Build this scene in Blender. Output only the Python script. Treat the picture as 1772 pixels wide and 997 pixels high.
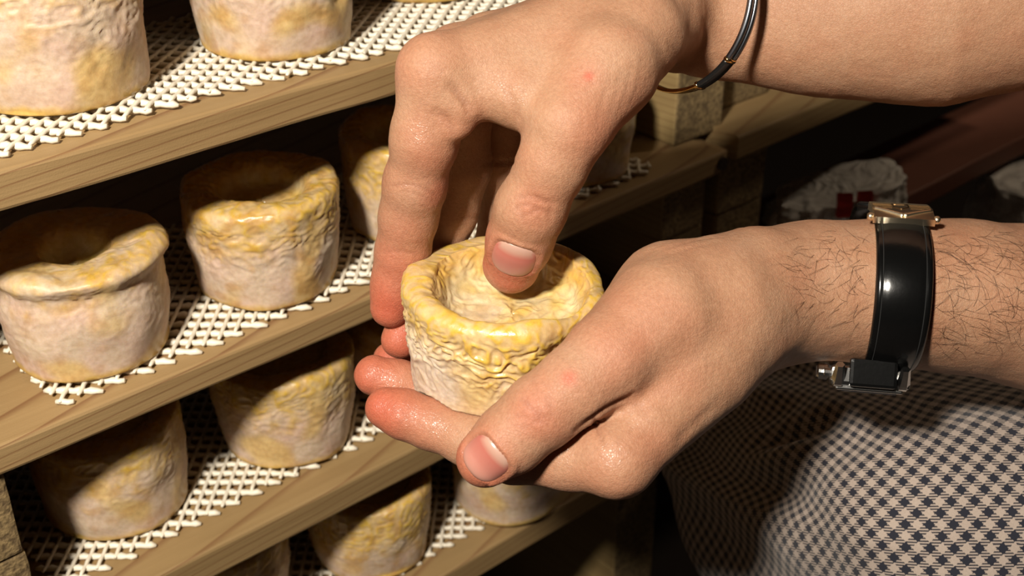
import bpy, math, random
import numpy as np
from mathutils import Matrix, Vector

# ------------------------------------------------------------------ camera, world, light
for o in list(bpy.data.objects):
    bpy.data.objects.remove(o, do_unlink=True)
scene = bpy.context.scene
COL = scene.collection
F = 2200.0                      # focal length in pixels of the 1772 x 997 frame
CX, CY = 886.0, 498.5
CZ = 0.65                       # camera height above the floor (m)
ex = np.array([2854.0, 1244.0, -F]); ex /= np.linalg.norm(ex)      # shelf direction seen by the camera
pitch = math.atan(1244.0 / F)
ez = np.array([0.0, math.cos(pitch), math.sin(pitch)])
ey = np.cross(ez, ex)
RM = np.array([ex, ey, ez])     # camera axes (mm, x right, y up, z back) -> room axes

cam_d = bpy.data.cameras.new('camera')
cam = bpy.data.objects.new('camera', cam_d); COL.objects.link(cam)
cam.matrix_world = Matrix.Translation((0, 0, CZ)) @ Matrix([list(r) for r in RM]).to_4x4()
cam_d.sensor_width = 36.0
cam_d.lens = F / 1772.0 * 36.0
cam_d.clip_start = 0.01
cam_d.dof.use_dof = True
cam_d.dof.focus_distance = 0.415
cam_d.dof.aperture_fstop = 16.0
scene.camera = cam

world = bpy.data.worlds.new('world'); scene.world = world
world.use_nodes = True
world.node_tree.nodes['Background'].inputs[0].default_value = (1.0, 0.75, 0.5, 1)
world.node_tree.nodes['Background'].inputs[1].default_value = 0.004

key_d = bpy.data.lights.new('flash_lamp', 'AREA')
key_d.shape = 'DISK'; key_d.size = 0.075; key_d.energy = 12.0
key_d.color = (1.0, 0.92, 0.80)
key = bpy.data.objects.new('flash_lamp', key_d); COL.objects.link(key)
KEY_CAM = np.array([-205.0, 178.0, 250.0])
AIM_CAM = np.array([0.0, -20.0, -440.0])
kp = RM @ KEY_CAM / 1000; ap = RM @ AIM_CAM / 1000
key.location = Vector(kp) + Vector((0, 0, CZ))
key.rotation_euler = (Vector(ap) - Vector(kp)).to_track_quat('-Z', 'Y').to_euler()

fill_d = bpy.data.lights.new('added_fill_light', 'POINT')             # added unseen fill light, lifts the dark background around the next rack
fill_d.energy = 4.8; fill_d.color = (1.0, 0.80, 0.58); fill_d.shadow_soft_size = 0.04
fill = bpy.data.objects.new('added_fill_light', fill_d); COL.objects.link(fill)
fill.location = (1.15, 0.12, CZ + 0.40)

vs = scene.view_settings
vs.view_transform = 'Standard'; vs.look = 'None'; vs.gamma = 1.0
vs.exposure = 0.0; vs.use_curve_mapping = False

# ------------------------------------------------------------------ helpers
rng = np.random.default_rng(7)
random.seed(7)

def C3(px, py, D):                       # photo pixel + distance (mm) -> camera axes (mm)
    return np.array([(px - CX) * D / F, (CY - py) * D / F, -float(D)])
def to_room(V):                          # camera mm -> room metres
    V = np.asarray(V, float)
    return V @ RM.T / 1000 + np.array([0, 0, CZ])
def on_plane_z(px, py, Z):               # room mm relative to camera
    d = RM @ C3(px, py, 1.0); return d * Z / d[2]
def on_plane_y(px, py, Y):
    d = RM @ C3(px, py, 1.0); return d * Y / d[1]

def tag(o, label=None, cat=None, group=None, kind=None):
    if label: o['label'] = label
    if cat: o['category'] = cat
    if group: o['group'] = group
    if kind: o['kind'] = kind
    return o
def empty(name, loc=(0, 0, 0)):
    o = bpy.data.objects.new(name, None); COL.objects.link(o); o.location = loc
    o.empty_display_size = 0.01
    return o
def mesh_obj(name, V, Fc, mat=None, parent=None, smooth=True, attrs=None, uv=None, origin=None):
    """V in room metres; the object's origin goes to `origin` (room metres)."""
    V = np.asarray(V, float)
    me = bpy.data.meshes.new(name)
    po = np.zeros(3)
    if parent is not None:
        po = np.array(parent['_org']) if '_org' in parent else np.array(parent.location)
    if origin is None:
        origin = po if parent is not None else V.mean(0) * [1, 1, 0] + np.array([0, 0, V[:, 2].min()])
    origin = np.asarray(origin, float)
    me.from_pydata((V - origin).tolist(), [], Fc.tolist() if isinstance(Fc, np.ndarray) else Fc)
    if smooth:
        me.polygons.foreach_set('use_smooth', np.ones(len(me.polygons), bool))
    if attrs:
        for k, a in attrs.items():
            a = np.asarray(a, np.float32)
            if a.ndim == 1:
                at = me.attributes.new(k, 'FLOAT', 'POINT'); at.data.foreach_set('value', a)
            else:
                at = me.attributes.new(k, 'FLOAT_COLOR', 'POINT')
                at.data.foreach_set('color', np.c_[a, np.ones(len(a))].astype(np.float32).ravel())
    if uv is not None:
        ul = me.uv_layers.new(name='UVMap')
        li = np.empty(len(me.loops), np.int32); me.loops.foreach_get('vertex_index', li)
        ul.data.foreach_set('uv', np.asarray(uv, np.float32)[li].ravel())
    me.update()
    o = bpy.data.objects.new(name, me); COL.objects.link(o)
    o.location = Vector(origin - po)
    if parent is not None:
        o.parent = parent
    o['_org'] = [float(x) for x in origin]
    if mat: me.materials.append(mat)
    return o

def grid_faces(n, m, wrap_m=True):
    i = np.arange(n - 1)[:, None]; j = np.arange(m if wrap_m else m - 1)[None, :]
    a = i * m + j; b = i * m + (j + 1) % m
    return np.stack([a, b, b + m, a + m], -1).reshape(-1, 4)

def box_mesh(cx, cy, cz, sx, sy, sz, bev=0.0):
    """bevelled box (metres): returns V, F"""
    import bmesh
    bm = bmesh.new(); bmesh.ops.create_cube(bm, size=1)
    for v in bm.verts: v.co = Vector((cx + v.co.x * sx, cy + v.co.y * sy, cz + v.co.z * sz))
    if bev: bmesh.ops.bevel(bm, geom=list(bm.edges), offset=bev, segments=2, affect='EDGES', profile=0.6)
    bm.verts.index_update()
    V = np.array([v.co[:] for v in bm.verts]); Fc = [[v.index for v in f.verts] for f in bm.faces]
    bm.free(); return V, Fc

def tube(path, r, n=8, cap=True, up=None, flat=1.0):
    path = np.asarray(path, float); m = len(path); r = np.broadcast_to(r, (m,))
    T = np.gradient(path, axis=0); T /= np.linalg.norm(T, axis=1)[:, None] + 1e-12
    u = np.array([0.13, 0.31, 0.94]) if up is None else np.asarray(up, float)
    V = []
    for k in range(m):
        s = np.cross(T[k], u); s /= np.linalg.norm(s) + 1e-12
        w = np.cross(s, T[k]); u = w
        for j in range(n):
            a = 2 * math.pi * j / n
            V.append(path[k] + r[k] * (math.cos(a) * s + math.sin(a) * flat * w))
    Fc = grid_faces(m, n).tolist()
    if cap:
        Fc.append(list(range(n))[::-1]); Fc.append(list(range((m - 1) * n, m * n)))
    return np.array(V), Fc
def join(parts):
    V = []; Fc = []; o = 0
    for v, f in parts:
        V.append(np.asarray(v)); Fc += [[i + o for i in q] for q in (f.tolist() if isinstance(f, np.ndarray) else f)]
        o += len(v)
    return np.concatenate(V), Fc

# gradient noise
_p = np.random.default_rng(3).permutation(256); _p = np.concatenate([_p, _p, _p])
_g = np.random.default_rng(4).normal(size=(256, 3)); _g /= np.linalg.norm(_g, axis=1)[:, None]
def noise(P):
    P = np.asarray(P, float); i = np.floor(P).astype(int); f = P - i; i &= 255
    w = f * f * f * (f * (f * 6 - 15) + 10)
    out = 0
    for dx in (0, 1):
        for dy in (0, 1):
            for dz in (0, 1):
                h = _p[_p[_p[(i[:, 0] + dx) & 255] + ((i[:, 1] + dy) & 255)] + ((i[:, 2] + dz) & 255)]
                g = _g[h]
                d = (g * (f - [dx, dy, dz])).sum(1)
                out = out + d * (w[:, 0] if dx else 1 - w[:, 0]) * (w[:, 1] if dy else 1 - w[:, 1]) * (w[:, 2] if dz else 1 - w[:, 2])
    return out * 1.6
def sstep(a, b, x):
    t = np.clip((x - a) / (b - a), 0, 1); return t * t * (3 - 2 * t)

# ------------------------------------------------------------------ materials
def new_mat(name):
    m = bpy.data.materials.new(name); m.use_nodes = True
    nt = m.node_tree; b = nt.nodes['Principled BSDF']
    return m, nt, b
def nd(nt, t, **kw):
    n = nt.nodes.new(t)
    for k, v in kw.items():
        if k.startswith('i_'):
            key_ = k[2:]; n.inputs[int(key_) if key_.isdigit() else key_].default_value = v
        else: setattr(n, k, v)
    return n
def lk(nt, a, b): nt.links.new(a, b)
def ramp(nt, src, stops):
    r = nt.nodes.new('ShaderNodeValToRGB'); e = r.color_ramp.elements
    while len(e) < len(stops): e.new(0.5)
    for q, (p_, c) in zip(e, stops): q.position = p_; q.color = (*c, 1)
    lk(nt, src, r.inputs[0]); return r.outputs[0]
def mix(nt, fac, a, b, mode='MIX'):
    n = nt.nodes.new('ShaderNodeMix'); n.data_type = 'RGBA'; n.blend_type = mode
    for s, v in ((n.inputs[0], fac), (n.inputs[6], a), (n.inputs[7], b)):
        if isinstance(v, (int, float)): s.default_value = v
        elif isinstance(v, tuple): s.default_value = (*v, 1)
        else: lk(nt, v, s)
    return n.outputs[2]
def math_n(nt, op, a, b=None, c=None):
    n = nt.nodes.new('ShaderNodeMath'); n.operation = op
    for s, v in zip(n.inputs, (a, b, c)):
        if v is None: continue
        if isinstance(v, (int, float)): s.default_value = v
        else: lk(nt, v, s)
    return n.outputs[0]
def obj_coord(nt, scale=(1, 1, 1), rot=(0, 0, 0)):
    t = nt.nodes.new('ShaderNodeTexCoord'); mp = nt.nodes.new('ShaderNodeMapping')
    lk(nt, t.outputs['Object'], mp.inputs[0]); mp.inputs['Scale'].default_value = scale; mp.inputs['Rotation'].default_value = rot
    return mp.outputs[0]
def bump(nt, b, h, strength, dist):
    n = nd(nt, 'ShaderNodeBump', i_Strength=strength, i_Distance=dist); lk(nt, h, n.inputs['Height'])
    prev = b.inputs['Normal'].links
    if prev: lk(nt, prev[0].from_socket, n.inputs['Normal'])
    lk(nt, n.outputs[0], b.inputs['Normal'])

def wood_mat(name, light, dark, line, along='x', ring=88.0, rough=0.62):
    m, nt, b = new_mat(name)
    st = (1.2, 26, 26) if along == 'x' else (26, 1.2, 26)
    v = obj_coord(nt, st)
    n1 = nd(nt, 'ShaderNodeTexNoise', i_Scale=6.0, i_Detail=4.0); lk(nt, v, n1.inputs[0])
    c = ramp(nt, n1.outputs[0], [(0.3, dark), (0.7, light)])
    v2 = obj_coord(nt, (1, 1, 1), (0.03, 0.06, 0.0))
    w = nd(nt, 'ShaderNodeTexWave', wave_type='BANDS', bands_direction='Z', wave_profile='SAW', i_Scale=ring, i_Distortion=2.4, i_Detail=1.0)
    w.inputs['Detail Scale'].default_value = 0.45
    mp = nd(nt, 'ShaderNodeMapping'); lk(nt, v2, mp.inputs[0])
    mp.inputs['Scale'].default_value = (0.10, 0.35, 1) if along == 'x' else (0.35, 0.10, 1)
    mp.inputs['Rotation'].default_value = (0.45, 0.0, 0.0) if along == 'x' else (0.0, 0.45, 0.0)
    lk(nt, mp.outputs[0], w.inputs[0])
    l = ramp(nt, w.outputs[1], [(0.78, (0, 0, 0)), (0.96, (1, 1, 1)), (1.0, (0, 0, 0))])
    c = mix(nt, math_n(nt, 'MULTIPLY', l, 0.8), c, line)
    lk(nt, c, b.inputs['Base Color'])
    b.inputs['Roughness'].default_value = rough
    n2 = nd(nt, 'ShaderNodeTexNoise', i_Scale=30.0, i_Detail=5.0); lk(nt, v, n2.inputs[0])
    bump(nt, b, n2.outputs[0], 0.25, 0.0006)
    n3 = nd(nt, 'ShaderNodeTexNoise', i_Scale=1800.0, i_Detail=2.0); lk(nt, obj_coord(nt), n3.inputs[0])
    bump(nt, b, n3.outputs[0], 0.2, 0.0003)
    return m
M_wood = wood_mat('pine_board', (0.315, 0.205, 0.090), (0.265, 0.165, 0.068), (0.150, 0.062, 0.022))
M_wood2 = wood_mat('pine_board_aged', (0.285, 0.187, 0.080), (0.235, 0.148, 0.060), (0.16, 0.075, 0.028))
M_block = wood_mat('spacer_wood', (0.30, 0.21, 0.085), (0.23, 0.15, 0.06), (0.16, 0.09, 0.035), along='y')

def endgrain():
    m, nt, b = new_mat('rough_end_grain')
    v = obj_coord(nt, (1, 1, 1))
    n = nd(nt, 'ShaderNodeTexNoise', i_Scale=500.0, i_Detail=4.0); lk(nt, v, n.inputs[0])
    c = ramp(nt, n.outputs[0], [(0.35, (0.11, 0.07, 0.03)), (0.65, (0.27, 0.185, 0.08))])
    lk(nt, c, b.inputs['Base Color']); b.inputs['Roughness'].default_value = 0.8
    bump(nt, b, n.outputs[0], 0.7, 0.0012)
    return m
M_end = endgrain()

def plain(name, col, rough=0.5, metal=0.0, bumpscale=None, bumpd=0.0003, coat=0.0, var=None):
    m, nt, b = new_mat(name)
    b.inputs['Base Color'].default_value = (*col, 1); b.inputs['Roughness'].default_value = rough
    b.inputs['Metallic'].default_value = metal; b.inputs['Coat Weight'].default_value = coat
    n = nd(nt, 'ShaderNodeTexNoise', i_Scale=bumpscale or 300.0, i_Detail=3.0); lk(nt, obj_coord(nt), n.inputs[0])
    lk(nt, mix(nt, n.outputs[0], tuple(x * 0.88 for x in col), tuple(min(1, x * 1.1) for x in col)), b.inputs['Base Color'])
    if bumpscale: bump(nt, b, n.outputs[0], 0.3, bumpd)
    return m
M_net = plain('white_plastic_net', (0.72, 0.66, 0.54), 0.45, bumpscale=500.0)
M_net.node_tree.nodes['Principled BSDF'].inputs['Subsurface Weight'].default_value = 0.15
M_net.node_tree.nodes['Principled BSDF'].inputs['Subsurface Radius'].default_value = (0.001, 0.001, 0.0008)
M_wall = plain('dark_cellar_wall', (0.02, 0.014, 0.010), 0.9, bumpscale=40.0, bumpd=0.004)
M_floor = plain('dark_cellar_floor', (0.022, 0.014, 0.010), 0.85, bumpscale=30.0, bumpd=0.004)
M_strap = plain('black_glossy_leather', (0.003, 0.003, 0.003), 0.20, bumpscale=500.0, bumpd=0.0001, coat=0.0)
M_thread = plain('black_thread', (0.006, 0.006, 0.006), 0.9)
M_gold = plain('polished_gold_steel', (0.93, 0.78, 0.56), 0.30, 1.0)
M_goldline = plain('engraved_dark_line', (0.16, 0.10, 0.05), 0.4, 1.0)
M_steel = plain('polished_steel', (0.75, 0.74, 0.72), 0.2, 1.0)
M_bangle = plain('dark_polished_metal', (0.30, 0.32, 0.36), 0.30, 1.0)
M_bangleblk = plain('black_enamel', (0.008, 0.008, 0.008), 0.25)
M_bangold = plain('bracelet_gold', (0.95, 0.62, 0.25), 0.18, 1.0)
M_glass = plain('watch_crystal', (0.03, 0.03, 0.035), 0.05)
M_hair = plain('dark_body_hair', (0.035, 0.018, 0.010), 0.5)
M_screw = plain('dark_screw_head', (0.06, 0.045, 0.035), 0.5, 0.6)
M_pole = plain('reddish_brown_bar', (0.16, 0.055, 0.03), 0.6, bumpscale=60.0)  # red-brown wood, its colour also darkened to stand in for shade on the board
M_red = plain('red_print', (0.55, 0.03, 0.02), 0.5)

def bag_mat():
    m, nt, b = new_mat('white_plastic_bag')
    b.inputs['Base Color'].default_value = (0.62, 0.58, 0.52, 1); b.inputs['Roughness'].default_value = 0.28
    n = nd(nt, 'ShaderNodeTexNoise', i_Scale=60.0, i_Detail=4.0, i_Distortion=1.5); lk(nt, obj_coord(nt), n.inputs[0])
    lk(nt, ramp(nt, n.outputs[0], [(0.3, (0.5, 0.47, 0.43)), (0.65, (0.85, 0.81, 0.75))]), b.inputs['Base Color'])
    bump(nt, b, n.outputs[0], 0.8, 0.006)
    return m
M_bag = bag_mat()

def cheese_mat():
    m, nt, b = new_mat('washed_rind_cheese')
    a = nd(nt, 'ShaderNodeAttribute', attribute_name='rind')
    g = nd(nt, 'ShaderNodeAttribute', attribute_name='gloss')
    n = nd(nt, 'ShaderNodeTexNoise', i_Scale=420.0, i_Detail=5.0); lk(nt, obj_coord(nt), n.inputs[0])
    c = mix(nt, 1.0, a.outputs['Color'], ramp(nt, n.outputs[0], [(0.3, (0.80, 0.76, 0.70)), (0.65, (1, 1, 1))]), 'MULTIPLY')
    lk(nt, c, b.inputs['Base Color'])
    r = nd(nt, 'ShaderNodeMapRange'); lk(nt, g.outputs['Fac'], r.inputs[0]); r.inputs[3].default_value = 0.60; r.inputs[4].default_value = 0.20
    lk(nt, r.outputs[0], b.inputs['Roughness'])
    b.inputs['Subsurface Weight'].default_value = 0.30
    b.inputs['Subsurface Radius'].default_value = (0.006, 0.003, 0.001)
    b.inputs['Subsurface Scale'].default_value = 0.6
    bump(nt, b, n.outputs[0], 0.22, 0.0004)
    n2 = nd(nt, 'ShaderNodeTexNoise', i_Scale=1400.0, i_Detail=3.0); lk(nt, obj_coord(nt), n2.inputs[0])
    bump(nt, b, n2.outputs[0], 0.3, 0.00025)
    return m
M_cheese = cheese_mat()

def skin_mat():
    m, nt, b = new_mat('skin')
    red = nd(nt, 'ShaderNodeAttribute', attribute_name='red')
    wet = nd(nt, 'ShaderNodeAttribute', attribute_name='wet')
    crs = nd(nt, 'ShaderNodeAttribute', attribute_name='crease')
    oc = obj_coord(nt)
    n1 = nd(nt, 'ShaderNodeTexNoise', i_Scale=60.0, i_Detail=4.0, i_Roughness=0.6); lk(nt, oc, n1.inputs[0])
    base = ramp(nt, n1.outputs[0], [(0.3, (0.365, 0.188, 0.108)), (0.55, (0.39, 0.214, 0.127)), (0.75, (0.41, 0.24, 0.150))])
    c = mix(nt, red.outputs['Fac'], base, (0.42, 0.088, 0.046))
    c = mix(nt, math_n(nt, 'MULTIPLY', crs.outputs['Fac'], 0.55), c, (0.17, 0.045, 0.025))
    n4 = nd(nt, 'ShaderNodeTexNoise', i_Scale=900.0, i_Detail=3.0); lk(nt, oc, n4.inputs[0])
    c = mix(nt, 1.0, c, ramp(nt, n4.outputs[0], [(0.3, (0.88, 0.84, 0.82)), (0.7, (1.04, 1.04, 1.04))]), 'MULTIPLY')
    lk(nt, c, b.inputs['Base Color'])
    b.inputs['Roughness'].default_value = 0.58
    b.inputs['Specular IOR Level'].default_value = 0.35
    b.inputs['Subsurface Weight'].default_value = 0.25
    b.inputs['Subsurface Radius'].default_value = (0.0035, 0.0013, 0.0007)
    b.inputs['Subsurface Scale'].default_value = 0.8
    # oily patches on the fingers
    n5 = nd(nt, 'ShaderNodeTexNoise', i_Scale=700.0, i_Detail=2.0); lk(nt, oc, n5.inputs[0])
    wm = math_n(nt, 'MULTIPLY', wet.outputs['Fac'], ramp(nt, n5.outputs[0], [(0.42, (0.08, 0.08, 0.08)), (0.60, (0.75, 0.75, 0.75))]))
    lk(nt, wm, b.inputs['Coat Weight']); b.inputs['Coat Roughness'].default_value = 0.25
    # skin relief: fine polygonal lines plus pores
    vo = nd(nt, 'ShaderNodeTexVoronoi', feature='DISTANCE_TO_EDGE', i_Scale=1100.0); lk(nt, oc, vo.inputs[0])
    vr = ramp(nt, vo.outputs[0], [(0.0, (0, 0, 0)), (0.16, (1, 1, 1))])
    bump(nt, b, vr, 0.30, 0.00025)
    n3 = nd(nt, 'ShaderNodeTexNoise', i_Scale=600.0, i_Detail=4.0); lk(nt, oc, n3.inputs[0])
    bump(nt, b, n3.outputs[0], 0.42, 0.00045)
    lk(nt, b.inputs['Normal'].links[0].from_socket, b.inputs['Coat Normal'])
    return m
M_skin = skin_mat()
def nail_mat():
    m, nt, b = new_mat('fingernail')
    a = nd(nt, 'ShaderNodeAttribute', attribute_name='tone')
    lk(nt, ramp(nt, a.outputs['Fac'], [(0.0, (0.44, 0.28, 0.22)), (0.16, (0.42, 0.24, 0.18)), (0.30, (0.39, 0.125, 0.095)), (0.55, (0.40, 0.15, 0.115)), (0.9, (0.42, 0.21, 0.16)), (1.0, (0.48, 0.35, 0.27))]), b.inputs['Base Color'])
    b.inputs['Roughness'].default_value = 0.27
    b.inputs['Subsurface Weight'].default_value = 0.15
    b.inputs['Subsurface Radius'].default_value = (0.002, 0.001, 0.0006)
    return m
M_nail = nail_mat()

def houndstooth():
    m, nt, b = new_mat('houndstooth_cotton')
    uv = nd(nt, 'ShaderNodeUVMap', uv_map='UVMap')
    sp = nd(nt, 'ShaderNodeSeparateXYZ'); lk(nt, uv.outputs[0], sp.inputs[0])
    th = 0.0060 / 16
    X = math_n(nt, 'DIVIDE', sp.outputs[0], th); Y = math_n(nt, 'DIVIDE', sp.outputs[1], th)
    def fl(a): return math_n(nt, 'FLOOR', a)
    def band(a): return math_n(nt, 'LESS_THAN', math_n(nt, 'FLOORED_MODULO', a, 16.0), 8.0)
    wx, wy = band(X), band(Y)
    tw = math_n(nt, 'LESS_THAN', math_n(nt, 'FLOORED_MODULO', math_n(nt, 'SUBTRACT', fl(X), fl(Y)), 4.0), 2.0)
    d = math_n(nt, 'ADD', math_n(nt, 'MULTIPLY', wx, tw), math_n(nt, 'MULTIPLY', wy, math_n(nt, 'SUBTRACT', 1.0, tw)))
    n = nd(nt, 'ShaderNodeTexNoise', i_Scale=2500.0, i_Detail=2.0); lk(nt, obj_coord(nt), n.inputs[0])
    light = mix(nt, n.outputs[0], (0.27, 0.215, 0.175), (0.43, 0.35, 0.295))
    c = mix(nt, d, light, (0.006, 0.007, 0.016))
    lk(nt, c, b.inputs['Base Color'])
    b.inputs['Roughness'].default_value = 0.85
    b.inputs['Sheen Weight'].default_value = 0.1
    wv = math_n(nt, 'MULTIPLY', math_n(nt, 'SINE', math_n(nt, 'MULTIPLY', X, 6.2832)), math_n(nt, 'SINE', math_n(nt, 'MULTIPLY', Y, 6.2832)))
    bump(nt, b, wv, 0.3, 0.0002)
    return m
M_hound = houndstooth()

# ------------------------------------------------------------------ the setting: floor, wall, rack
YF = 0.386                                     # front plane of the shelf boards (m)
SH = [(-167.0, -181.0), (-265.5, -277.5), (-354.0, -369.0), (-440.5, -456.0)]   # top / bottom of each board (mm, from camera)
def zz(mm): return CZ + mm / 1000.0
XEND = 0.500                                   # right-hand end of the boards
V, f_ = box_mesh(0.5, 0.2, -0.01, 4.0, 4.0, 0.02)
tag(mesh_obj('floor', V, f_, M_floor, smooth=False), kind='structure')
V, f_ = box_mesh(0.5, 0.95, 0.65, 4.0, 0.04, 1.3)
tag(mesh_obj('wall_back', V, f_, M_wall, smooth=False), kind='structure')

def board(name, x0, x1, y0, y1, zt, zb, mat, label, cat='shelf board', group=None, round_end=False, seed=0):
    nx, = (60,)
    prof = []
    # front profile with softly worn arrises
    T = zt - zb; e = 0.0014
    for (y, z) in [(y0 + e, zb), (y0 + e * .3, zb + e * .3), (y0, zb + e), (y0, zt - e), (y0 + e * .3, zt - e * .3), (y0 + e, zt), (y1, zt), (y1, zb)]:
        prof.append((y, z))
    prof = np.array(prof); m = len(prof)
    xs = np.linspace(x0, x1, nx)
    V = np.zeros((nx, m, 3)); V[:, :, 0] = xs[:, None]; V[:, :, 1:] = prof[None]
    P = V.reshape(-1, 3)
    P[:, 1] += noise(P * [25, 4, 4] + seed) * 0.0006
    P[:, 2] += noise(P * [9, 3, 3] + seed + 9) * 0.0006
    if round_end:
        t = sstep(x1 - 0.012, x1, P[:, 0])
        P[:, 2] += (0.5 * (zt + zb) - P[:, 2]) * t * 0.55
        P[:, 1] += (P[:, 1] < y0 + 0.01) * t * 0.006
    F_ = grid_faces(nx, m).tolist(); F_.append(list(range(m))[::-1]); F_.append(list(range((nx - 1) * m, nx * m)))
    o = mesh_obj(name, P, F_, mat, smooth=False)
    return tag(o, label, cat, group)
BL = ['pine shelf board nearest the top, pale edge and white net hanging over it',
      'pine shelf board carrying the two hollow-topped cheeses, second from the top',
      'pine shelf board third from the top, carrying two half-shaded cheeses',
      'lowest visible pine shelf board, below the holding hand']
boards = []
board('shelf_board', -0.06, 0.498, YF, YF + 0.21, zz(-70.5), zz(-84), M_wood, 'pine board above the picture edge, over the topmost cheeses', group='pine boards of the cheese rack', seed=71)
for k, (zt, zb) in enumerate(SH):
    boards.append(board('shelf_board', -0.06, XEND if k else 0.498, YF, YF + 0.21, zz(zt), zz(zb), M_wood if k < 2 else M_wood2,
                  BL[k], group='pine boards of the cheese rack', round_end=True, seed=k * 5))
V, f_ = join([tube(np.array([[0.489, YF - 0.0012 + q, zz(-271.5)] for q in (0, 0.004)]), 0.0036, 14)])
mesh_obj('screw', V, f_, M_screw, parent=boards[1], smooth=False)['label'] = 'dark screw head in the board end'
# boards of the neighbouring rack, further to the right
board('shelf_board', 0.506, 0.86, YF + 0.004, YF + 0.2, zz(-262), zz(-276), M_wood2, 'dim shelf board of the next rack behind the bracelet arm', group='boards of the next rack', seed=31)
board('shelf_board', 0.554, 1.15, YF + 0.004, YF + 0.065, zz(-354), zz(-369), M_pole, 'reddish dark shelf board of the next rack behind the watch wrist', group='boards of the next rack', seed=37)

# spacer blocks between the boards
def block(x, y, zt, zb, sx, sy, label, seed, group='wooden spacer blocks between the boards', mat_end=True):
    V, f_ = box_mesh(0, 0, 0, sx, sy, (zt - zb), 0.0016)
    import bmesh
    bm = bmesh.new()
    vs_ = [bm.verts.new(v) for v in V]
    for q in f_: bm.faces.new([vs_[i] for i in q])
    bmesh.ops.subdivide_edges(bm, edges=[e for e in bm.edges if e.calc_length() > 0.01], cuts=5, use_grid_fill=True)
    bm.verts.index_update()
    V = np.array([v.co[:] for v in bm.verts]); f_ = [[v.index for v in q.verts] for q in bm.faces]; bm.free()
    V = V + np.array([x + sx / 2, y + sy / 2, (zt + zb) / 2])
    V += np.stack([noise(V * 130 + seed), noise(V * 130 + seed + 20), 0 * V[:, 0]], 1) * 0.0004
    o = mesh_obj('spacer_block', V, f_, M_block, smooth=False)
    o.data.materials.append(M_end)
    for p_ in o.data.polygons:
        if p_.normal.y < -0.7: p_.material_index = 1
    return tag(o, label, 'wood block', group)
def pair(x, y, zt, zb, sx, sy, l1, l2, seed):
    h = (zt - zb); zm = zb + h * 0.5
    block(x, y, zt, zm + 0.0002, sx, sy, l1, seed); block(x + 0.001, y + 0.001, zm - 0.0002, zb, sx, sy, l2, seed + 3)
XL0 = on_plane_y(10, 900, 391)[0] / 1000 - 0.033
pair(XL0, YF + 0.003, zz(-277.5), zz(-354.0), 0.036, 0.19, 'rough end-grain block under the board at the left edge, upper of two', 'rough end-grain block at the bottom left corner, lower of two', 11)
pb_ = on_plane_z(1166, 256, -265.5) / 1000
block(pb_[0], pb_[1], zz(-181.4), zz(-265.1), 0.038, 0.13, 'pale squared wood block standing behind the upper wrist', 23)
print('block', pb_)
block(0.508, YF + 0.034, zz(-200), zz(-261.8), 0.06, 0.1, 'dim wood block on the next rack right of the pale block', 27)
pair(0.463, YF + 0.016, zz(-278.0), zz(-353.8), 0.034, 0.18, 'dark wood block under the board end above the watch, upper', 'dark wood block under the board end above the watch, lower', 41)
pair(0.509, YF + 0.016, zz(-276.4), zz(-353.8), 0.040, 0.17, 'brown wood block right of the dark block pair, upper', 'brown wood block right of the dark block pair, lower', 47)
pair(0.455, YF + 0.030, zz(-369.4), zz(-440.2), 0.036, 0.17, 'wood block in shade below the holding hand, upper', 'wood block in shade below the holding hand, lower', 53)
pair(0.455, YF + 0.030, zz(-456.4), zz(-649.6), 0.036, 0.17, 'tall foot block of the rack at the lower right, upper', 'tall foot block of the rack at the lower right, lower', 59)
pair(XL0, YF + 0.004, zz(-369.2), zz(-440.2), 0.036, 0.19, 'spacer block below the left corner pair, upper', 'spacer block below the left corner pair, lower', 61)

# ------------------------------------------------------------------ white plastic netting
def net(k, x0, x1, y0, y1, ztop, label, seed, pa=0.0053, pb=0.0068, ang=0.0):
    r = np.random.default_rng(seed)
    parts = []
    aA, aB = math.radians(47 + ang), math.radians(-42 + ang)
    cx, cy = (x0 + x1) / 2, (y0 + y1) / 2
    for fam, (a, sp, rad, zo) in enumerate(((aA, pa, 0.00092, 0.0012), (aB, pb, 0.00142, 0.0003))):
        d = np.array([math.cos(a), math.sin(a)]); nrm = np.array([-d[1], d[0]])
        L = math.hypot(x1 - x0, y1 - y0)
        for q in np.arange(-L / 2, L / 2, sp):
            t = np.arange(-L / 2, L / 2, 0.0022)
            P = np.array([cx, cy]) + q * nrm + t[:, None] * d
            ins = (P[:, 0] > x0) & (P[:, 0] < x1) & (P[:, 1] > y0 + (0.0022 if fam == 0 else 0) + 0.0008 * math.sin(q * 900)) & (P[:, 1] < y1)
            idx = np.where(ins)[0]
            if len(idx) < 3: continue
            P = P[idx]; tt = t[idx]
            oth = pb if fam == 0 else pa
            z = ztop + 0.0010 + zo + 0.00025 * np.cos(tt / oth * 2 * math.pi) * (1 if fam else -1)
            P3 = np.c_[P, z]
            P3[:, :2] += 0.0002 * r.normal(size=2)
            rr = rad * (1 + 0.22 * np.cos(tt / oth * 2 * math.pi + 1.0) * (1 if fam else 0))
            rr[0] *= .6; rr[-1] *= .6
            rr = rr * (1 + 0.1 * noise(np.c_[P3 * 300]))
            parts.append(tube(P3, rr, 6, up=(0, 0, 1), flat=0.9))
    V, Fc = join(parts)
    P = V.copy()
    V[:, 2] += np.maximum(0, noise(P * [30, 30, 1] + seed)) * 0.0012
    V[:, 1] += noise(P * [14, 14, 1] + seed + 4) * 0.0012
    o = mesh_obj('cheese_net', V, Fc, M_net)
    return tag(o, label, 'plastic net', 'white plastic nets on the shelf boards')
XM2 = on_plane_z(48, 655, -264)[0] / 1000
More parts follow.
